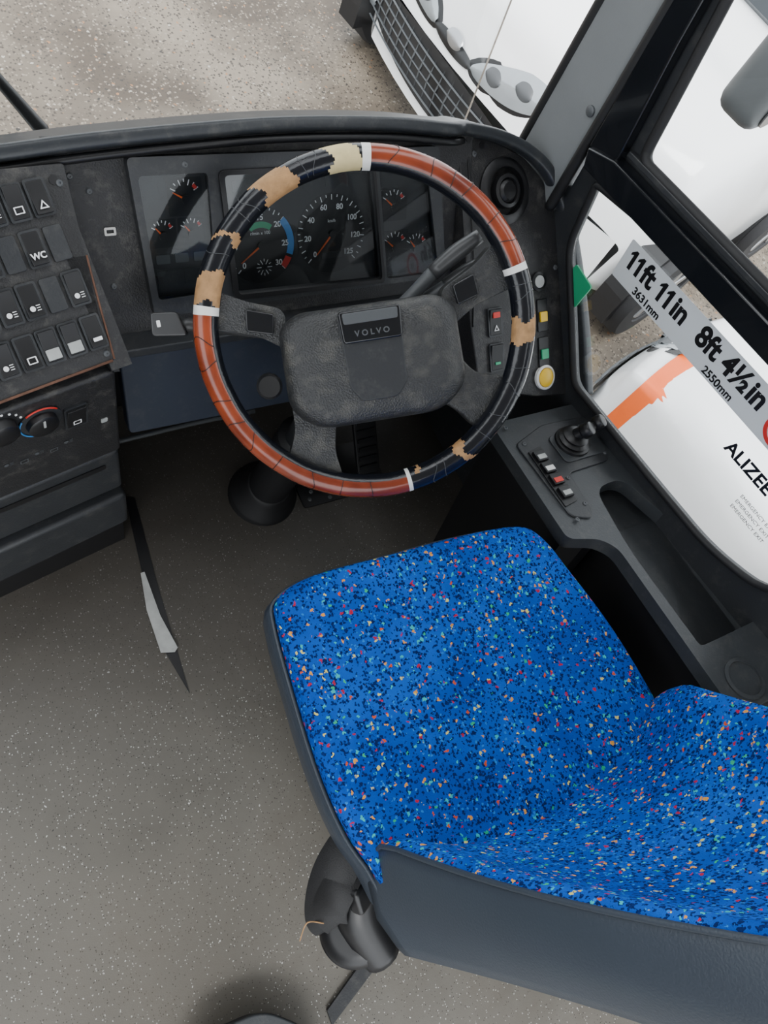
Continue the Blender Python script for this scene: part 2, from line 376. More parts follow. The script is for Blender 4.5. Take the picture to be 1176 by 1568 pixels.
arc_ticks((T[0]+.004,T[1]-.034),.005,.013,0,330,12,M['white'],nm='lamp_rays')
S=(.385,.075)
disc('speedo_plate',DASH,S[0],S[1],.062,.003,.0034,M['black'],n=60)
arc_ticks(S,.052,.060,225,-45,29,M['white'],.0015); nums(S,.043,225,-45,['0','20','40','60','80','100','120','125'],.012)
text('speed_unit',DASH,S[0],S[1]+.02,W,'km/h',.007,M['white']); needle(S,.042,228)
slab('odometer',DASH,rect(S[0]-.018,S[1]-.038,S[0]+.018,S[1]-.028,.002),W,W+.001,M['dgrey'])
for (c,rr,a) in (((.150,.146),.026,150),((.112,.098),.020,130),((.155,.098),.020,130),((.500,.112),.026,140),((.505,.045),.026,140),((.548,.040),.024,130)):
    slab('small_gauge_plate',DASH,rect(c[0]-rr,c[1]-rr,c[0]+rr,c[1]+rr,.003),.003,.0034,M['black'])
    arc_ticks(c,rr*.6,rr*.9,150,30,7,M['white'],.0014); needle((c[0],c[1]-.004),rr*.8,a)
    arc_band(c,rr*.66,rr*.85,50,30,M['red'],4)
for i in range(6): slab('warning_lamp',DASH,rect(.222+i*.038,.145,.252+i*.038,.163,.002),W,W+.001,M['dgrey'])
for i in range(3): slab('warning_lamp_side',DASH,rect(.098+i*.028,.055,.118+i*.028,.068,.002),W,W+.001,M['grey'])
for i in range(2): slab('blank_cover',DASH,rect(.097+i*.041,.020,.134+i*.041,.045,.002),W,W+.001,M['dgrey'])
for u,v in ((.15,.190),(.335,.189),(.455,.188),(.545,.186)): screw(DASH,u,v,.018,.0045)
for u,v in ((-.002,.18),(.02,.16),(.033,.03)): screw(DASH,u,v,0)
plate('small_clip',DASH,rect(.031,.101,.047,.112,.002),[rect(.034,.104,.044,.109,.001)],0,.003,M['steel'])
for u,v in ((.645,.205),(.60,.215),(.30,.215),(.03,.2)): disc('hole',DASH,u,v,.005,0,.0008,M['black'],n=16)
hood=[DASH.p(a,b,.02) for a,b in ((-.30,.190),(-.16,.207),(-.079,.214),(.004,.222),(.088,.228),(.178,.233),(.275,.237),(.379,.237),(.493,.233))]
podedge=[(.0,.315),(.080,.300),(.148,.272),(.194,.232),(.229,.162),(.250,.08),(.267,-.045),(.273,-.18)]
hood+= [DASH.p(.59,.224,.02)]+[POD.p(a,b,.018) for a,b in podedge]
sq=[(math.copysign(abs(math.cos(t))**.6,math.cos(t)),math.copysign(abs(math.sin(t))**.6,math.sin(t))) for t in [2*math.pi*i/20 for i in range(20)]]
tube('hood_rim',hood,.0105,M['dash2'],prof=[(a*1.0,b*1.3) for a,b in sq],up=(0,-.7,.7),sub=8)
tube('hood_rim_inner_lip',[p+Vector((0,-.012,-.014)) for p in hood[:11]],.006,M['black'],n=8,sub=8)
V=[];Fc=[]
hp=catmull(hood,3)
for p in hp: V+= [p+Vector((0,.004,.002)),p+Vector((0.0,.05,-.02)),p+Vector((0.0,.14,-.25))]
for i in range(len(hp)-1):
    for j in range(2): Fc.append((3*i+j,3*i+j+1,3*i+3+j+1,3*i+3+j))
addmesh('cowl',V[:3*(len(hp)-14)],[f for f in Fc if max(f)<3*(len(hp)-14)],M['dash2'],smooth=True)
KN=Fr((.2,.66,.54),(1,0,0),(0,.25,1))
slab('knee_panel',KN,roundpoly([(.03,-.135),(.64,-.135),(.64,.045),(.02,.045)],.01),-.03,0,M['blueg'],bevel=.004)
slab('knee_lip',KN,rect(.02,.040,.62,.055,.003),-.05,.01,M['dgrey'],bevel=.003)
for i in range(5): tube('loose_cable',[(.36+i*.05,.8,.42),(.38+i*.04,.76,.33+.02*i),(.42+i*.03,.80,.2),(.40+i*.06,.83,.05)],.005,M['rubber'],n=8)
tube('kick_bar',[(.22,.82,.02),(.45,.83,.02),(.60,.83,.02)],.006,M['grey'],n=8)

# ---------------------------------------------------------------- right pod
podpoly=roundpoly([(.0,.315),(.080,.297),(.146,.268),(.190,.228),(.225,.160),(.247,.08),(.265,-.045),(.270,-.180),(.152,-.165),(.012,-.127),(.0,-.01)],.012)
slab('pod_face',POD,podpoly,-.10,.004,M['dash'],bevel=.003)
tube('pod_joint',[POD.p(.018,.30,.005),POD.p(.016,.1,.005),POD.p(.004,-.01,.005)],.0018,M['black'],n=6)
lathe('horn_speaker_ring',POD,.094,.214,[(.056,.004),(.056,.008),(.046,.013),(.040,.013),(.038,.002),(.030,.002),(.028,.016),(.022,.018),(.018,.010),(.010,.010)],M['black'],48)
lathe('hub_cap',POD,.094,.214,[(.019,.008),(.019,.015),(.014,.020),(.002,.021)],M['black'],32)
lathe('socket_ring',POD,.166,.052,[(.018,.004),(.018,.009),(.013,.010),(.012,.005)],M['black'],30)
lathe('socket_hole',POD,.166,.052,[(.0115,.004),(.0115,.0098),(.001,.0098)],M['pale'],20)
def rocker(F,u,v,su,sv,w=.0,mark=None,tilt=1,m='black',mk='white'):
    plate('rocker_frame',F,rect(u-su/2-.003,v-sv/2-.003,u+su/2+.003,v+sv/2+.003,.004),[rect(u-su/2,v-sv/2,u+su/2,v+sv/2,.002)],w,w+.004,M['dgrey'],bevel=.001)
    s2=sv/2; a=.0045;b=.0085
    if tilt<0:a,b=b,a
    prof=[(-s2,w),(s2,w),(s2,w+b),(s2*.1,w+.0048),(-s2,w+a)]
    V=[F.p(u-su/2,v+p,q) for p,q in prof]+[F.p(u+su/2,v+p,q) for p,q in prof]; n=5
    Fc=[tuple(range(n))[::-1],tuple(range(n,2*n))]+[(i,(i+1)%n,n+(i+1)%n,n+i) for i in range(n)]
    addmesh('rocker_key',V,Fc,M[m],bevel=.001)
    if mark: icon(F,u,v-sv*.24,w+max(a,.0048)+.0012,mark,M[mk])
def icon(F,u,v,w,k,m):
    if k=='bar': slab('icon',F,rect(u-.006,v-.0025,u+.006,v+.0025,.001),w-.001,w,m)
    elif k=='patch': slab('icon',F,rect(u-.009,v-.008,u+.009,v+.006,.001),w-.002,w,m)
    elif k=='box': plate('icon',F,rect(u-.006,v-.0045,u+.006,v+.0045,.001),[rect(u-.0045,v-.0032,u+.0045,v+.0032)],w,w+.0003,m)
    elif k=='lamp':
        slab('icon',F,circ(u-.003,v,.0035,12),w,w+.0003,m)
        for j in(-1,0,1): slab('icon_ray',F,rect(u+.002,v+j*.003-.0005,u+.007,v+j*.003+.0005),w,w+.0003,m)
    elif k=='tri': plate('icon',F,[(u-.006,v-.0045),(u+.006,v-.0045),(u,v+.006)],[[(u-.0035,v-.003),(u+.0035,v-.003),(u,v+.003)]],w,w+.0003,m)
    elif k=='cross':
        slab('icon',F,[(u-.005,v-.004),(u-.004,v-.005),(u+.005,v+.004),(u+.004,v+.005)],w,w+.0003,m); slab('icon_b',F,[(u+.005,v-.004),(u+.004,v-.005),(u-.005,v+.004),(u-.004,v+.005)],w,w+.0003,m)
    else: text('icon',F,u,v,w,k,.011,m,bold=.0003)
rocker(POD,.055,-.008,.028,.046,.004,'tri'); slab('red_lens',POD,rect(.047,.0,.063,.010,.001),.008,.0125,M['red'])
rocker(POD,.054,-.072,.028,.046,.004,'bar',mk='green')
for v,mk in ((-.011,'yellow'),(-.082,'green')):
    slab('lamp_base',POD,rect(.160,v-.030,.186,v+.030,.003),.004,.007,M['black'],bevel=.001)
    slab('lamp_lens',POD,rect(.164,v-.012,.182,v+.007,.002),.007,.011,M[mk],bevel=.001)
lathe('button_ring',POD,.172,-.130,[(.024,.004),(.024,.010),(.020,.012),(.018,.008)],M['tape'],32)
lathe('yellow_push_button',POD,.172,-.130,[(.018,.006),(.018,.012),(.014,.014),(.001,.014)],M['yellow'],32)
for u,v in ((.032,.277),(.212,.073),(.028,-.112),(.235,-.15),(.205,.205)): screw(POD,u,v,.004,.005)
for u,v in ((.015,.30),(-.01,.30),(.05,.290)): disc('hole',POD,u,v,.006,.003,.0045,M['black'],n=16)

# ---------------------------------------------------------------- left switch console
group('switch_console')
slab('switch_panel',LC,roundpoly([(-.45,.0),(-.003,.012),(.008,.10),(.033,.262),(-.10,.275),(-.45,.275)],.006),-.03,0,M['dash'],bevel=.002)
tube('worn_edge_right',[LC.p(-.001,.014,.001),LC.p(.008,.09,.001),LC.p(.016,.15,.001)],.0014,M['rust'],n=6,sub=2)
tube('worn_edge_bottom',[LC.p(-.45,.002,.001),LC.p(-.2,.009,.001),LC.p(-.004,.013,.001)],.0020,M['rust'],n=6,sub=2)
slab('side_cheek',Fr((.2,.605,.645),(-.1664,.7824,.6),(0,.0,1)),[(0,0),(.25,0),(.27,-.1),(.2,-.6),(0,-.64)],-.01,.02,M['dash'])
cols=[-.014,-.044,-.074,-.103,-.133,-.163,-.193]
marks=[['bar','patch','patch','box','lamp','bar','box'],['lamp',None,'lamp','lamp','box','lamp','box'],[None,'WC',None,'box','lamp','box','box'],['tri','box','lamp','cross','box','lamp','box']]
for r,v in enumerate((.056,.115,.173,.229)):
    for c,u in enumerate(cols):
        if (r,c) in ((2,0),(2,2),(1,1)):
            slab('blank_plate',LC,rect(u-.012,v-.022,u+.012,v+.022,.004),0,.003,M['dgrey'],bevel=.001); continue
        rocker(LC,u,v,.021,.040,.0,marks[r][c],tilt=1 if (r+c)%3 else -1,mk='pale' if marks[r][c]=='patch' else 'white')
screw(LC,-.008,.024,0); screw(LC,.018,.24,0); disc('hole',LC,.012,.245,.006,0,.001,M['black'],n=16)
lowf=roundpoly([(-.45,-.005),(-.004,-.005),(.006,-.225),(-.45,-.225)],.01)
slab('heater_panel',LF,lowf,-.06,.0,M['dash'],bevel=.006)
lathe('heater_knob_ring',LF,-.115,-.055,[(.030,0),(.030,.002),(.026,.003)],M['dgrey'],40)
for a0,a1,mm_ in ((40,140,'red'),(150,330,'gblue')):
    pts=[LF.p(-.115+.030*math.cos(math.radians(a)),-.055+.030*math.sin(math.radians(a)),.003) for a in range(a0,a1,10)]
    tube('temperature_arc',pts,.0013,M[mm_],n=6,sub=1)
lathe('heater_knob',LF,-.115,-.055,[(.022,0),(.021,.012),(.018,.014),(.001,.014)],M['black'],40)
slab('heater_pointer',LF,rect(-.1165,-.052,-.1135,-.038),.014,.0152,M['pale'])
lathe('fan_knob',LF,-.168,-.040,[(.022,0),(.021,.014),(.018,.016),(.001,.016)],M['black'],40)
for i,a in enumerate(range(20,140,20)): disc('fan_dot',LF,-.168+.030*math.cos(math.radians(a)),-.040+.030*math.sin(math.radians(a)),.0018,0,.001,M['white'],n=10)
lathe('mode_knob',LF,-.235,-.045,[(.022,0),(.021,.014),(.001,.016)],M['black'],40)
rocker(LF,-.066,-.073,.028,.045,0,'box')
for i in range(5): icon(LF,-.08-.022*i,-.135-.008*(i%2),.0008,'box' if i%2 else 'lamp',M['grey'])
slab('small_socket',LF,rect(-.028,-.12,-.018,-.110,.002),0,.002,M['pale'],bevel=.0005)
slab('storage_tray',LF,roundpoly([(-.45,-.235),(.006,-.235),(.014,-.37),(-.45,-.375)],.012),-.06,-.005,M['dgrey'],bevel=.01)
slab('storage_tray_slot',LF,rect(-.40,-.275,-.02,-.262,.004),-.007,-.003,M['black'])
slab('lower_drawer',LF,roundpoly([(-.45,-.385),(.016,-.382),(.022,-.50),(-.45,-.52)],.015),-.07,.008,M['dgrey'],bevel=.015)
slab('kick_panel',LF,[(-.45,-.50),(.020,-.49),(.028,-.645),(-.45,-.645)],-.09,-.02,M['black'])
slab('core',LF,[(-.45,.0),(-.01,.0),(.01,-.645),(-.45,-.645)],-.25,-.05,M['black'])

# ---------------------------------------------------------------- driver side console
group('side_console')
top=roundpoly([(.0,.03),(.262,.03),(.255,-.10),(.285,-.62),(.075,-.62),(.078,-.29),(.055,-.262),(-.005,-.242)],[.01,.01,.02,.02,.02,.03,.02,.015])
trayh=roundpoly([(.118,-.165),(.190,-.16),(.232,-.30),(.246,-.50),(.100,-.50),(.098,-.30)],[.03,.03,.05,.01,.01,.05])
plate('console_top',ARM,top,[trayh,circ(.135,-.575,.030,32)],-.03,0,M['cgrey'],bevel=.005)
slab('tray_floor',ARM,trayh,-.036,-.030,M['cgrey'])
lathe('cup_holder_ring',ARM,.135,-.575,[(.036,0),(.036,.003),(.030,.004),(.029,-.028)],M['cgrey'],36)
disc('cup_holder_floor',ARM,.135,-.575,.031,-.034,-.03,M['black'])
slab('console_side_front',ARM,[(.0,.02),(.22,.02),(.22,-.25),(.05,-.25),(.0,-.235)],-.46,-.03,M['black'])
slab('console_side_rear',ARM,[(.082,-.25),(.22,-.25),(.22,-.62),(.082,-.62)],-.56,-.03,M['black'])
slab('raised_plate',ARM,roundpoly([(.018,-.03),(.10,-.002),(.222,-.008),(.190,-.118),(.085,-.120),(.080,-.205),(.066,-.222),(.028,-.205)],.012),0,.004,M['dgrey'],bevel=.002)
slab('joystick_plate',ARM,roundpoly([(.09,-.035),(.20,-.022),(.196,-.100),(.092,-.100)],.012),.004,.007,M['cgrey'],bevel=.0015)
for u,v in ((.035,-.035),(.235,.0),(.19,-.10),(.035,-.215),(.072,-.19),(.02,.01),(.075,-.13)): screw(ARM,u,v,.004,.0045)
lathe('joystick_gaiter',ARM,.134,-.060,[(.036,.007),(.035,.012),(.028,.014),(.031,.018),(.024,.022),(.026,.027),(.018,.033)],M['black'],36)
jd=Vector((.35,-.10,.85)).normalized(); jp=ARM.p(.134,-.060,.028)
tube('joystick_lever',[jp,jp+jd*.015,jp+jd*.03],[.013,.012,.011],M['black'],n=20)
ju=Vector((.9,.25,.0))
for k,rr in ((-.014,.015),(.024,.014)):
    c0=jp+jd*.030+ju*k
    tube('joystick_knob',[c0-jd*.008,c0-jd*.004,c0+jd*.006,c0+jd*.013,c0+jd*.015],[rr*.7,rr,rr,rr*.85,rr*.3],M['black'],n=20,sub=4)
tube('joystick_bridge',[jp+jd*.028-ju*.014,jp+jd*.028+ju*.022],.009,M['black'],n=14,sub=1)
slab('switch_strip',ARM,roundpoly([(.030,-.055),(.062,-.050),(.060,-.180),(.028,-.185)],.003),.004,.007,M['black'],bevel=.001)
for i,(v,mk) in enumerate(((-.072,'pale'),(-.100,'tape'),(-.128,'red'),(-.158,'pale'))):
    slab('window_switch',ARM,rect(.034,v-.012,.058,v+.012,.002),.007,.013,M['black'],bevel=.0015)
    slab('switch_mark',ARM,rect(.037,v-.009,.055,v+.001,.001),.013,.0142,M[mk])

# ---------------------------------------------------------------- steering wheel
WN=Vector((-.36,-.53,.77)).normalized()
wu=(Vector((1,0,0))-WN*WN.x).normalized(); WF=Fr((.530,.536,.749),wu,WN.cross(wu))
group('steering_wheel')
R=.2285;r=.0175;NA=720;NB=24
V=[];Fc=[];MI=[]
for i in range(NA):
    a=2*math.pi*i/NA
    for j in range(NB):
        b=2*math.pi*j/NB; rr=r*(1+.018*math.sin(17*a)*math.sin(5*a+b))
        V.append(WF.p((R+rr*math.cos(b))*math.cos(a),(R+rr*math.cos(b))*math.sin(a),rr*math.sin(b)))
tans=[(85,97,2),(109,123,1),(138,142,1),(152,164.5,1),(-13,-3,1),(-62,-57,1),(-79,-77.8,1)]
for i in range(NA):
    deg=(i+.5)*360/NA
    if deg>276: deg-=360
    for j in range(NB):
        Fc.append((i*NB+j,i*NB+(j+1)%NB,((i+1)%NA)*NB+(j+1)%NB,((i+1)%NA)*NB+j))
        b=2*math.pi*(j+.5)/NB; jd_=1.8*math.sin(b+1.1)+1.2*math.sin(2*b+1.3)+.5*math.sin(5*b); je=1.8*math.sin(b+3)+1.1*math.sin(3*b)+.5*math.sin(6*b)
        k=0
        if 13.6<deg<83 or 165.5<deg or deg<-84: k=3
        for m0 in (13.6,83,165.5,-84,):
            if abs(deg-m0)<1.3: k=4
        if k==0:
            for a0,a1,kk in tans:
                if a0+jd_<deg<a1+je and math.sin(b)>-.35+.3*math.sin(deg*.9): k=kk
        if k==3 and (math.cos(b-math.pi)>.45): k=0
        MI.append(k)
addmesh('rim',V,Fc,None,smooth=True,mats=[M['leather'],M['tan'],M['cream'],M['wood'],M['tape']],midx=MI)
def pol(rad,deg): return (rad*math.cos(math.radians(deg)),rad*math.sin(math.radians(deg)))
def crack(dg,m,wd,q0=-20,q1=121,amp=2):
    pts=[WF.p((R+(r+.0004)*math.cos(b))*math.cos(math.radians(dg+amp*math.sin(b*2))),(R+(r+.0004)*math.cos(b))*math.sin(math.radians(dg+amp*math.sin(b*2))),(r+.0004)*math.sin(b)) for b in [math.radians(q) for q in range(q0,q1,10)]]
    tube('surface_crack',pts,wd,m,n=5,sub=1)
for dg in (24,33,46,52,60,74,176,184,197,206,214,226,240,251,262): crack(dg,M['black'],.0005,amp=random.uniform(-2,2))
for dg in (101,105,127,131,146,-22,-30,-41,-50,-69,-73,4,8): crack(dg,M['grey'],.0004,20,150,random.uniform(-2,2))
def spoke(nm,pts,w0s=-.035,w1s=-.004):
    slab(nm,WF,roundpoly(pts,.014),w0s,w1s,M['grain'],bevel=.010,seg=3)
spoke('spoke_left',[pol(.220,158),pol(.226,171),(-.155,.012),(-.115,-.015),(-.115,.045),(-.165,.062)])
spoke('spoke_right',[pol(.226,8),pol(.220,26),(.165,.068),(.11,.04),(.11,-.02),(.16,.012)])
spoke('spoke_lower_left',[pol(.222,-131),pol(.222,-108),(-.075,-.165),(-.06,-.09),(-.125,-.06),(-.128,-.13)])
spoke('spoke_lower_right',[pol(.222,-50),pol(.222,-26),(.150,-.085),(.115,-.04),(.05,-.09),(.115,-.135)])
slab('switch_block_left',WF,roundpoly([(-.172,.022),(-.135,.012),(-.130,.040),(-.168,.052)],.004),-.006,.004,M['gloss'],bevel=.002)
slab('switch_block_right',WF,roundpoly([(.132,.016),(.165,.026),(.160,.056),(.127,.044)],.004),-.006,.004,M['gloss'],bevel=.002)
# padded hub: domed shape built from stacked, shrinking outlines
pad=roundpoly([(-.128,.018),(-.10,.036),(.10,.036),(.126,.020),(.132,-.095),(.09,-.130),(-.09,-.130),(-.130,-.098)],[.02,.03,.03,.02,.03,.03,.03,.03],6)
slab('hub_skirt',WF,[(a*.97,b*.97-.001) for a,b in pad],-.055,-.010,M['grain'],bevel=.006)
V=[];Fc=[];npd=len(pad); pcx,pcy=0,-.047
lv=[(.97,-.014),(1.0,-.008),(1.005,.002),(.99,.012),(.955,.020),(.90,.026),(.80,.030),(.60,.0325),(.35,.034)]
for s_,w_ in lv:
    for a,b in pad: V.append(WF.p(pcx+(a-pcx)*s_,pcy+(b-pcy)*s_,w_))
for i in range(len(lv)-1):
    for j in range(npd): Fc.append((i*npd+j,i*npd+(j+1)%npd,(i+1)*npd+(j+1)%npd,(i+1)*npd+j))
Fc.append(tuple(range(npd))[::-1]); Fc.append(tuple(range((len(lv)-1)*npd,len(lv)*npd)))
addmesh('airbag_pad',V,Fc,M['grain'],smooth=True)
slab('centre_panel',WF,roundpoly([(-.046,.024),(.042,.024),(.040,-.076),(.024,-.096),(-.026,-.096),(-.042,-.076)],.008),.020,.0355,M['dgrey'],bevel=.002)
slab('badge_panel',WF,roundpoly([(-.045,.030),(.043,.030),(.041,-.014),(-.043,-.014)],.006),.018,.040,M['gloss'],bevel=.003)
slab('badge_bar',WF,roundpoly([(-.040,.027),(.038,.027),(.037,.012),(-.039,.012)],.003),.038,.0412,M['grey'],bevel=.001)
text('badge_letters',WF,-.001,-.002,.0402,'V O L V O',.011,M['grey'],bold=.0003)
group('steering_column')
cb=Vector((.548,.625,0)); ct=WF.p(0,-.02,-.05)
ax=(ct-cb).normalized()
tube('column_shroud',[ct,ct-ax*.05,ct-ax*.14,ct-ax*.20],[.062,.066,.055,.042],M['black'],n=28)
tube('column_tube',[ct-ax*.18,cb+ax*.30],.032,M['dgrey'],n=20,sub=1)
bp=[];br=[]
for i in range(31):
    bp.append(cb+ax*(.34-.0095*i)); br.append(.041 if i%2 else .047)
tube('bellows',bp,br,M['rubber'],n=24,sub=1)
tube('boot_base',[cb+ax*.075,cb+ax*.05,cb+ax*.02,cb],[.048,.060,.076,.080],M['rubber'],n=28)
def stalk(nm,pts,rs,m='stalkgrey'): tube(nm,[WF.p(*p) for p in pts],rs,M[m],n=14,sub=3)
stalk('stalk_left',[(-.03,-.02,-.065),(-.13,.012,-.050),(-.22,.036,-.036),(-.262,.044,-.030)],[.012,.010,.010,.010])
slab('stalk_left_head',WF,roundpoly([(-.302,.034),(-.298,.066),(-.262,.062),(-.254,.028)],.006),-.045,-.012,M['stalkgrey'],bevel=.006)
slab('stalk_left_mark',WF,rect(-.292,.045,-.287,.054,.001),-.0122,-.0115,M['white'])
stalk('stalk_right',[(.03,0,-.075),(.08,.04,-.06),(.115,.068,-.05)],[.012,.010,.011],'grey')
stalk('stalk_right_grip',[(.112,.066,-.05),(.150,.090,-.042),(.185,.108,-.035)],[.012,.013,.010])
stalk('stalk_right_lower',[(.03,0,-.085),(.10,.030,-.07),(.135,.045,-.06)],[.012,.010,.011],'grey')
stalk('stalk_right_lower_grip',[(.132,.044,-.06),(.165,.060,-.055),(.195,.072,-.05)],[.012,.013,.010])
lathe('ignition_lock',WF,-.155,-.065,[(.020,-.10),(.020,-.085),(.016,-.08),(.009,-.08)],M['stalkgrey'],26)
group('pedals')
def pedal(nm,x0,x1,y,z):
    f=Fr((x0,y,z),(1,0,0),(0,.75,.66)); w=x1-x0
    slab(nm,f,rect(0,0,w,.17,.012),-.012,0,M['rubber'],bevel=.003)
    for i in range(7): slab(nm+'_rib',f,rect(.006,.012+i*.022,w-.006,.022+i*.022,.002),0,.004,M['black'])
    tube(nm+'_arm',[f.p(w/2,.1,-.01),f.p(w/2,.16,-.08),(x0+w/2,y+.2,.0)],.009,M['steel'],n=8)
pedal('brake_pedal',.66,.73,.60,.03); pedal('accelerator_pedal',.78,.84,.60,.03)
slab('pedal_plate',WORLD,rect(.63,.565,.855,.70,.01),0,.006,M['black'])
for u,v in ((.65,.582),(.70,.575),(.66,.60)): screw(WORLD,u,v,.006,.005)
group('floor_trim')
slab('gap',WORLD,[(.256,.70),(.275,.69),(.262,.50),(.252,.25),(.232,.35),(.238,.5)],.0,.002,M['black'])
slab('metal_flap',Fr((.236,.52,.002),(1,0,0),(0,1,.0)),[(.0,.0),(.008,-.0),(.010,-.10),(.022,-.175),(.014,-.182),(-.012,-.174),(-.012,-.08)],.002,.005,M['pale'])
slab('threshold_strip',WORLD,[(.30,-.40),(.42,-.35),(.42,-.32),(.30,-.375)],0,.01,M['dgrey'])

# ---------------------------------------------------------------- driver's seat
group('driver_seat')
out=[(.334,.257),(.397,.274),(.532,.270),(.657,.265),(.774,.25),(.813,.217),(.833,.15),(.857,.044),(.868,-.066),(.866,-.16),(.84,-.25),(.58,-.28),(.36,-.23),(.320,-.13),(.306,-.07),(.303,.016),(.311,.137),(.320,.222)]
out=[tuple(v.to_2d()) for v in catmull([(a,b,0) for a,b in out],4,True)]
cx,cy=.585,.0
def rings(spec,nm,m,crown=None):
    V=[];Fc=[];n=len(out)
    for s,z in spec:
        for a,b in out: V.append((cx+(a-cx)*s,cy+(b-cy)*s,z+(crown(a,b,s) if crown else 0)))
    for i in range(len(spec)-1):
        for j in range(n): Fc.append((i*n+j,i*n+(j+1)%n,(i+1)*n+(j+1)%n,(i+1)*n+j))
    Fc.append(tuple(range(n))[::-1])
    V.append((cx,cy,spec[-1][1]+(crown(cx,cy,0) if crown else 0))); c=len(V)-1; b0=(len(spec)-1)*n
    for j in range(n): Fc.append((b0+j,b0+(j+1)%n,c))
    return addmesh(nm,V,Fc,m,smooth=True)
def crown(a,b,s):
    x=(cx+(a-cx)*s-cx)/.28; y=(cy+(b-cy)*s)/.27
    return .012*x*x*(1-.3*y)+ .006*y*max(y,0) - .004
rings([(.90,.37),(.95,.385),(1.005,.43),(1.02,.465),(1.006,.495)],'cushion_skirt',M['shell'])
tube('cushion_piping',[(cx+(a-cx)*1.006,cy+(b-cy)*1.006,.497) for a,b in out],.004,M['shell'],n=8,closed=True,sub=1)
rings([(1.0,.495),(1.002,.505),(.995,.514),(.975,.520),(.94,.522),(.85,.521),(.7,.519),(.5,.518),(.25,.517)],'cushion_top',M['fabric'],crown=crown)
slab('seat_pan',WORLD,rect(.40,-.22,.80,.18,.04),.33,.39,M['black'],bevel=.01)
for i in range(5): slab('suspension_bellows',WORLD,rect(.45+.008*(i%2),-.17+.008*(i%2),.77-.008*(i%2),.12-.008*(i%2),.03),.08+.05*i,.13+.05*i,M['rubber'],bevel=.01)
slab('seat_base',WORLD,rect(.44,-.18,.78,.13,.02),0,.08,M['dgrey'],bevel=.006)
NS=41;NH=30
def back_pt(s,h,layer):
    H=.66*h
    hw=.280-.15*H-.12*H*H
    if h>.93: hw*=1-.35*((h-.93)/.07)**2
    x=.603+.02*h+s*hw
    k=.112 if s<0 else .098+.060*min(1,h/.22)
    conc=k*(1-.40*h)*abs(s)**2.3
    y=-.168+conc-.240*H-.015*math.sin(h*math.pi)
    if h<.14: y-=.06*((.14-h)/.14)**2*abs(s)**2
    z=.475+H*.968
    if layer==1:
        y=-.170-.240*H-.115-.02*(1-s*s)+.03*s*s+ .02*math.sin(math.pi*h)
        x=.603+.02*h+s*hw*.97
    return Vector((x,y,z))
V=[];Fc=[];MI=[]
for k in range(NH+1):
    h=k/NH; ring=[]
    for i in range(NS):
        s=-1+2*i/(NS-1); e=max(0,(abs(s)-.84)/.16); ring.append(back_pt(s,h,0)+Vector((0,-.026*e*e,0)))
    fr=ring[-1];bk=back_pt(1,h,1)
    for t in (.12,.5,.88): ring.append(fr.lerp(bk,t)+Vector((.014*math.sin(t*math.pi),0,0)))
    for i in range(NS): s=1-2*i/(NS-1); ring.append(back_pt(s,h,1))
    bk=back_pt(-1,h,1);fr=ring[0]
    for t in (.88,.5,.12): ring.append(fr.lerp(bk,t)+Vector((-.014*math.sin(t*math.pi),0,0)))
    loopn=len(ring); V+=ring
for k in range(NH):
    for i in range(loopn):
        Fc.append((k*loopn+i,k*loopn+(i+1)%loopn,(k+1)*loopn+(i+1)%loopn,(k+1)*loopn+i))
        MI.append(0 if (i<NS-1) else 1)
Fc.append(tuple(range(loopn))[::-1]);MI.append(1)
Fc.append(tuple(range(NH*loopn,(NH+1)*loopn)));MI.append(1)
addmesh('backrest',V,Fc,None,smooth=True,mats=[M['fabric'],M['shell']],midx=MI)
tube('backrest_piping',[back_pt(-1,k/20,0)+Vector((0,-.026,0)) for k in range(20)],.0035,M['shell'],n=8,sub=1)
tube('recliner_bracket',[(.36,-.14,.36),(.33,-.20,.33),(.35,-.28,.30)],[.03,.035,.03],M['black'],n=14)
kd=Vector((-.45,.10,.80)).normalized(); kp=Vector((.330,-.228,.29))
KF=Fr(kp,Vector((1,0,0)).cross(kd),kd.cross(Vector((1,0,0)).cross(kd)))
lathe('recliner_knob',KF,0,0,[(.040,-.05),(.052,-.035),(.056,.0),(.054,.022),(.046,.032),(.030,.036),(.004,.036)],M['black'],40)
tube('belt_webbing',[(.34,-.10,.42),(.305,-.125,.405),(.285,-.155,.38),(.28,-.19,.34),(.30,-.21,.30)],.032,M['webbing'],prof=[(1,.12),(-1,.12),(-1,-.12),(1,-.12)],up=(-.5,0,.85))
tube('belt_webbing_fold',[(.345,-.115,.40),(.30,-.15,.402),(.282,-.175,.375),(.30,-.20,.34)],.026,M['webbing'],prof=[(1,.12),(-1,.12),(-1,-.12),(1,-.12)],up=(-.4,.2,.85))
slab('belt_buckle',Fr((.33,-.165,.385),(.8,.3,-.3),(.2,.8,.4)),rect(-.03,-.022,.02,.022,.01),0,.022,M['black'],bevel=.006)
tube('loose_thread',[(.27,-.19,.36),(.25,-.18,.35),(.235,-.2,.33)],.001,M['tan'],n=6)
group('battery_box')
slab('box',WORLD,roundpoly([(.03,-.345),(.085,-.305),(.185,-.315),(.24,-.37),(.24,-.62),(.03,-.62)],.03),0,.055,M['dgrey'],bevel=.015)
slab('box_lid',WORLD,roundpoly([(.02,-.35),(.08,-.30),(.19,-.31),(.25,-.37),(.25,-.63),(.02,-.63)],.03),.055,.065,M['cgrey'],bevel=.004)

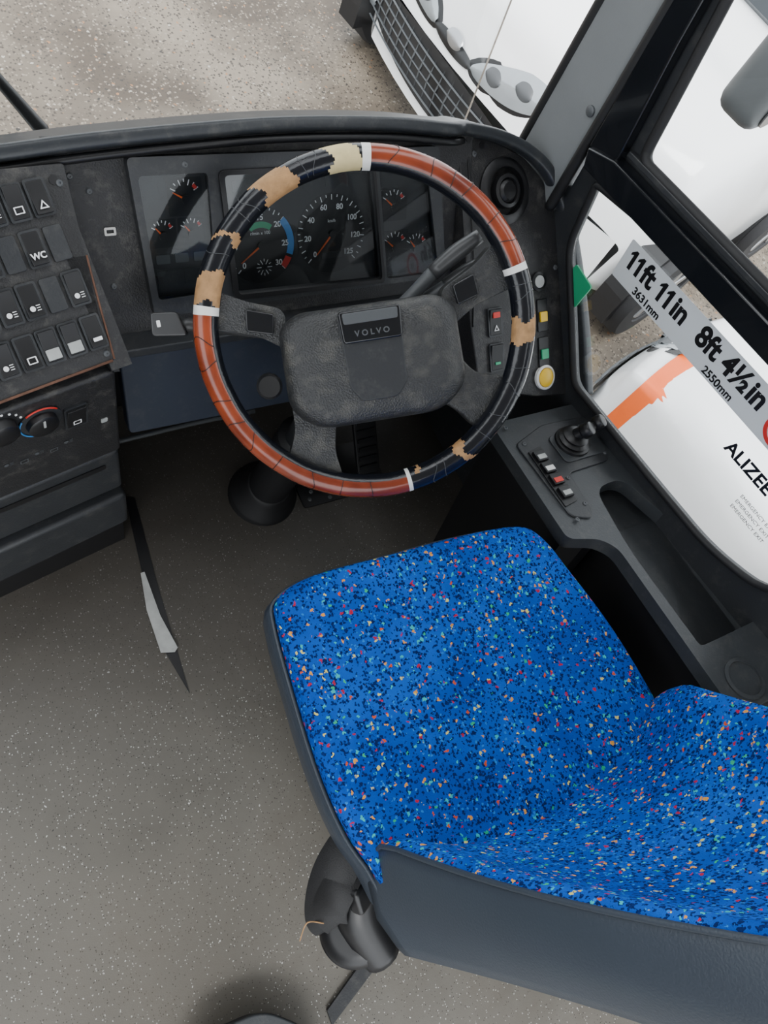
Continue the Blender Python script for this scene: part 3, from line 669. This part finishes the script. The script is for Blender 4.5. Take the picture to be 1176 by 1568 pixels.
# ---------------------------------------------------------------- window sticker
group('height_sticker')
TF=Fr(WALL.p(0,0,.004),-WALL.u,WALL.v)
sl=math.atan2(.051,.324)
SF=Fr(TF.p(-.585,.757,-.002),(TF.u*math.cos(sl)+TF.v*math.sin(sl)),(TF.v*math.cos(sl)-TF.u*math.sin(sl)))
gl=mat('frosted_label',(.62,.65,.66),.5,var=.02)
slab('label_strip',SF,rect(-.01,-.036,.52,.040,.004),.0005,.001,gl)
def sf(u,v,b,s,mm='black',**k): text('lettering',SF,u,v,.0014,b,s,M[mm],**k)
def one(u,v=-.006,h=.036):
    slab('lettering_one',SF,[(u-.003,v),(u+.0045,v),(u+.0045,v+h),(u-.001,v+h),(u-.009,v+h*.78),(u-.009,v+h*.64),(u-.003,v+h*.74)],.0012,.0016,M['black'])
one(.012);one(.031); sf(.056,.012,'ft',.052,bold=.0018,sx=.9); one(.092);one(.111); sf(.141,.012,'in',.052,bold=.0018,sx=.9); sf(.080,-.025,'3631mm',.020,bold=.0005)
sf(.270,.012,'8ft 4½in',.052,bold=.0018,sx=.90); sf(.270,-.025,'2550mm',.020,bold=.0005)
plate('ring_sign',SF,circ(.40,.0,.030),[circ(.40,.0,.023)],.001,.0016,M['red'])
sf(.40,0,'18',.022); sf(.46,.0,'TONNES',.014)
sf(.405,-.085,'ALIZEE',.034,bold=.001)
for i in range(3): sf(.47,-.13-.014*i,'EMERGENCY EXIT',.010)
slab('green_disc',WALL,rect(.60,.61,.655,.67,.005),.0005,.004,M['green'])

# ---------------------------------------------------------------- windscreen
group('windscreen')
GF=Fr((0,1.03,.60),(1,0,0),(0,.12,1))
slab('pane',GF,[(-1.3,0),(1.0,0),(1.0,1.4),(-1.3,1.4)],0,.005,M['glass'])
group('windscreen_wiper')
tube('wiper_arm',[(.215,1.06,.632),(.17,1.07,.70),(.10,1.09,.80),(.0,1.11,.93)],[.012,.009,.008,.006],M['black'],n=10)
tube('wiper_blade',[(.16,1.065,.72),(.05,1.10,.92),(-.1,1.13,1.15)],.005,M['rubber'],n=8)
group('side_mirror')
MF=Fr((1.50,.84,.99),(.8,.25,0),(0,0,1))
slab('housing',MF,roundpoly([(-.09,-.16),(.09,-.16),(.10,.18),(-.08,.18)],.05),-.05,.05,M['pillar'],bevel=.03,seg=4)
slab('mirror_glass',MF,roundpoly([(-.075,-.14),(.075,-.14),(.085,.16),(-.065,.16)],.04),.05,.053,M['alloy'])
tube('mirror_arm',[(1.10,.85,1.2),(1.25,.9,1.3),(1.42,.9,1.25),(1.50,.88,1.12)],.014,M['black'],n=10)

# ---------------------------------------------------------------- outside
GROUP=None
slab('ground',WORLD,[(-12,-10),(30,-10),(30,30),(-12,30)],GZ-.05,GZ,M['asphalt'],top=True)
def wheel(F,u,w_h,R_=.32):
    c=(u,R_)
    lathe('tyre',F,c[0],c[1],[(R_*.62,-.10),(R_*.95,-.10),(R_,-.07),(R_,.03),(R_*.95,.06),(R_*.64,.065),(R_*.62,.05)],M['tyre'],48,w_h)
    lathe('rim',F,c[0],c[1],[(R_*.64,-.05),(R_*.64,.055),(R_*.58,.055),(R_*.54,.02),(R_*.2,.02),(R_*.17,.04),(.01,.04)],M['black'],40,w_h)
    for i in range(5):
        a=math.radians(72*i+20); d=Vector((math.cos(a),math.sin(a))); p=Vector((-d.y,d.x))
        pts=[Vector(c)+d*.04-p*.035,Vector(c)+d*.04+p*.035,Vector(c)+d*R_*.58+p*.025,Vector(c)+d*R_*.58-p*.025]
        slab('rim_spoke',F,[tuple(q) for q in pts],w_h+.02,w_h+.06,M['alloy'],bevel=.006)
def vehicle(nm,nose,heading,Wd=1.75,van=False,wb=(.85,3.3),hl=(.40,.80),band=False,glassx=(1.35,3.5),goff=0):
    group(nm)
    f=Vector((heading[0],heading[1],0)).normalized(); s=Vector((0,0,1)).cross(f)
    O=Vector((nose[0],nose[1],GZ)); hw=Wd/2
    if van: prof=[(0,.55,.80),(.05,.78,.86),(.14,.98,.90),(.5,1.12,.94),(.95,1.22,.96),(1.5,1.80,.96),(1.8,1.92,.96),(3.2,1.92,.96),(3.5,1.86,.92)]
    else: prof=[(0,.55,.66),(.05,.72,.76),(.14,.82,.84),(.5,.95,.90),(1.1,1.04,.95),(1.75,1.42,.95),(2.1,1.50,.95),(3.2,1.46,.95),(3.9,1.05,.92),(4.2,.9,.84)]
    P=catmull(prof,5)
    def sect(x,h,wf):
        k=.75 if h<1.2 else .70
        return catmull([(-hw*wf*.97,.22,0),(-hw*wf*1.0,.45,0),(-hw*wf*1.0,min(h,.85)*.93,0),(-hw*wf*(.93 if h<1.2 else .80),h*.965,0),(-hw*wf*k,h,0),(0,h+.03,0),(hw*wf*k,h,0),(hw*wf*(.93 if h<1.2 else .80),h*.965,0),(hw*wf*1.0,min(h,.85)*.93,0),(hw*wf*1.0,.45,0),(hw*wf*.97,.22,0)],3)
    def bow(x,a): return .24*(1-min(1,x/.6))*(abs(a)/hw)**2
    def sp(x,a,z): return O-f*(x+bow(x,a))+s*a+Vector((0,0,z))
    V=[];Fc=[]
    for q in P:
        ss=sect(*q); n=len(ss)
        for c in ss: V.append(sp(q[0],c[0],c[1]))
    for i in range(len(P)-1):
        for j in range(n-1): Fc.append((i*n+j,i*n+j+1,(i+1)*n+j+1,(i+1)*n+j))
        Fc.append((i*n+n-1,i*n,(i+1)*n,(i+1)*n+n-1))
    n0=len(V)
    for i in range(13):
        a=-hw*.80*.97+2*hw*.80*.97*i/12
        for z in (.22,.30,.40,.48,.53): V.append(sp(0,a,z))
    for i in range(12):
        for k in range(4): Fc.append((n0+i*5+k,n0+i*5+k+1,n0+(i+1)*5+k+1,n0+(i+1)*5+k))
    Fc.append(tuple(range((len(P)-1)*n,len(P)*n))[::-1])
    addmesh('body',V,Fc,M['carwhite'],smooth=True)
    h0,h1,h2=prof[0][1],prof[1][1],prof[2][1]
    def xz(z):
        if z<h0: return 0
        if z<h1: return .05*(z-h0)/(h1-h0)
        return .05+.09*(z-h1)/(h2-h1)
    def patch(nm2,pts,m,off=.012,n=14):
        a0,a1,l0,l1,t0,t1=pts; VV=[];FF=[]
        a0+=goff;a1+=goff
        for i in range(n+1):
            t=i/n; a=a0+(a1-a0)*t; ed=math.sin(math.pi*min(1,max(0,t)))**.35
            lo=l0+(l1-l0)*t; hi=t0+(t1-t0)*t; mid=(lo+hi)/2; lo=mid+(lo-mid)*max(ed,.25); hi=mid+(hi-mid)*max(ed,.25)
            for k in range(5):
                z=lo+(hi-lo)*k/4; VV.append(O-f*(xz(z)+bow(xz(z),a)-off-.012*math.sin(math.pi*k/4))+s*a+Vector((0,0,z)))
        for i in range(n):
            for k in range(4): FF.append((i*5+k,i*5+k+1,(i+1)*5+k+1,(i+1)*5+k))
        addmesh(nm2,VV,FF,m,smooth=True)
    b=h0; gw=min(hw,.95)
    patch('lower_grille',(-.75*gw,.75*gw,b-.27,b-.27,b+.02,b+.02),M['black'])
    for k in range(5):
        patch('grille_bar',(-.70*gw,.70*gw,b-.235+.05*k,b-.235+.05*k,b-.229+.05*k,b-.229+.05*k),M['grey'],.020)
    for k in range(16):
        aa=-.62*gw+k*1.24*gw/15
        patch('grille_post',(aa-.005,aa+.005,b-.25,b-.25,b,b),M['grey'],.019,2)
    patch('upper_grille',(-hl[0],hl[0],b+.06,b+.06,b+.13,b+.13),M['black'])
    for sg in(-1,1):
        patch('headlight',(sg*hl[0],sg*hl[1],b+.05,b+.14,b+.16,b+.36),M['lens'],.014)
        patch('headlight_bezel',(sg*(hl[0]-.03),sg*(hl[1]+.03),b+.02,b+.12,b+.18,b+.39),M['black'],.005)
        for q in (.3,.68):
            a_=hl[0]+(hl[1]-hl[0])*q; zz=b+.10+.15*q
            patch('lamp_element',(sg*(a_-.05),sg*(a_+.05),zz-.03,zz-.03,zz+.05,zz+.05),M['grey'],.022)
        patch('fog_light',(sg*(hl[1]+.02),sg*(hl[1]+.16),b-.20,b-.20,b-.10,b-.10),M['lens'],.02)
    patch('badge',(-.06,.06,b+.09,b+.09,b+.17,b+.17),M['alloy'],.025)
    if band:
        VV=[];FF=[]
        for x in (.16,.26,.34):
            h=prof[2][1]+(prof[3][1]-prof[2][1])*(x-.14)/.36; ss=sect(x,h,.86)[-14:]
            for c in ss: VV.append(sp(x,c[0]*1.01,c[1]*1.012))
        k=len(VV)//3
        for i in range(2):
            for j in range(k-1): FF.append((i*k+j,i*k+j+1,(i+1)*k+j+1,(i+1)*k+j))
        addmesh('orange_stripe',VV,FF,M['orange'],smooth=True)
    for sg in(-1,1):
        SFr=Fr(O+s*sg*(hw*.94),-f*sg,Vector((0,0,1)))
        for x in wb:
            slab('wheel_arch',SFr,[(sg*x+.37*math.cos(t),.32+.37*math.sin(t)) for t in [math.pi*k/20 for k in range(21)]]+[(sg*x-.37,.2),(sg*x+.37,.2)],-.1,.035,M['black'])
            wheel(SFr,sg*x,.03)
        zt=1.0 if not van else 1.2
        g0,g1=glassx
        slab('side_glass',SFr,roundpoly([(sg*g0,zt-.03),(sg*(g0+.5),zt+.32),(sg*(g1-.3),zt+.32),(sg*g1,zt)],.05),-.10,-.02,M['darkglass'])
        slab('door_mirror',Fr(O-f*1.25+s*sg*(hw+.08)+Vector((0,0,zt)),f,Vector((0,0,1))),roundpoly([(-.07,-.06),(.08,-.05),(.06,.07),(-.06,.07)],.03),-.10,.10,M['carwhite'],bevel=.02)
    wx0,wz0=(.98,1.25) if van else (1.15,1.08); wx1,wz1=(1.5,1.80) if van else (1.75,1.43)
    slab('front_screen',Fr(O-f*wx0+Vector((0,0,wz0)),s,-f*(wx1-wx0)+Vector((0,0,wz1-wz0))),roundpoly([(-hw*.78,.02),(hw*.78,.02),(hw*.64,math.hypot(wx1-wx0,wz1-wz0)-.02),(-hw*.64,math.hypot(wx1-wx0,wz1-wz0)-.02)],.05),.0,.04,M['darkglass'])
vehicle('white_van',(2.58,2.60),(-.97,-.25),Wd=2.4,van=True,wb=(.46,1.70),hl=(.16,.62),goff=-.32)
vehicle('white_car',(3.0,1.15),(0,1),Wd=1.6,band=True,hl=(.2,.45))
w=bpy.data.worlds.new('world'); scene.world=w; w.use_nodes=True; nt=w.node_tree
bg=nt.nodes['Background']
tc=nt.nodes.new('ShaderNodeTexCoord'); sp=nt.nodes.new('ShaderNodeSeparateXYZ'); cr=nt.nodes.new('ShaderNodeValToRGB')
nt.links.new(tc.outputs['Generated'],sp.inputs[0]); nt.links.new(sp.outputs[2],cr.inputs[0]); nt.links.new(cr.outputs[0],bg.inputs[0])
cr.color_ramp.elements[0].color=(.84,.88,.92,1); cr.color_ramp.elements[1].color=(.94,.97,1,1)
bg.inputs[1].default_value=3.5
sd=bpy.data.lights.new('overcast_sun','SUN'); sd.energy=6.0; sd.angle=.6; so=bpy.data.objects.new('overcast_sun',sd); COL.objects.link(so)
so.rotation_euler=(math.radians(28),math.radians(-24),0)
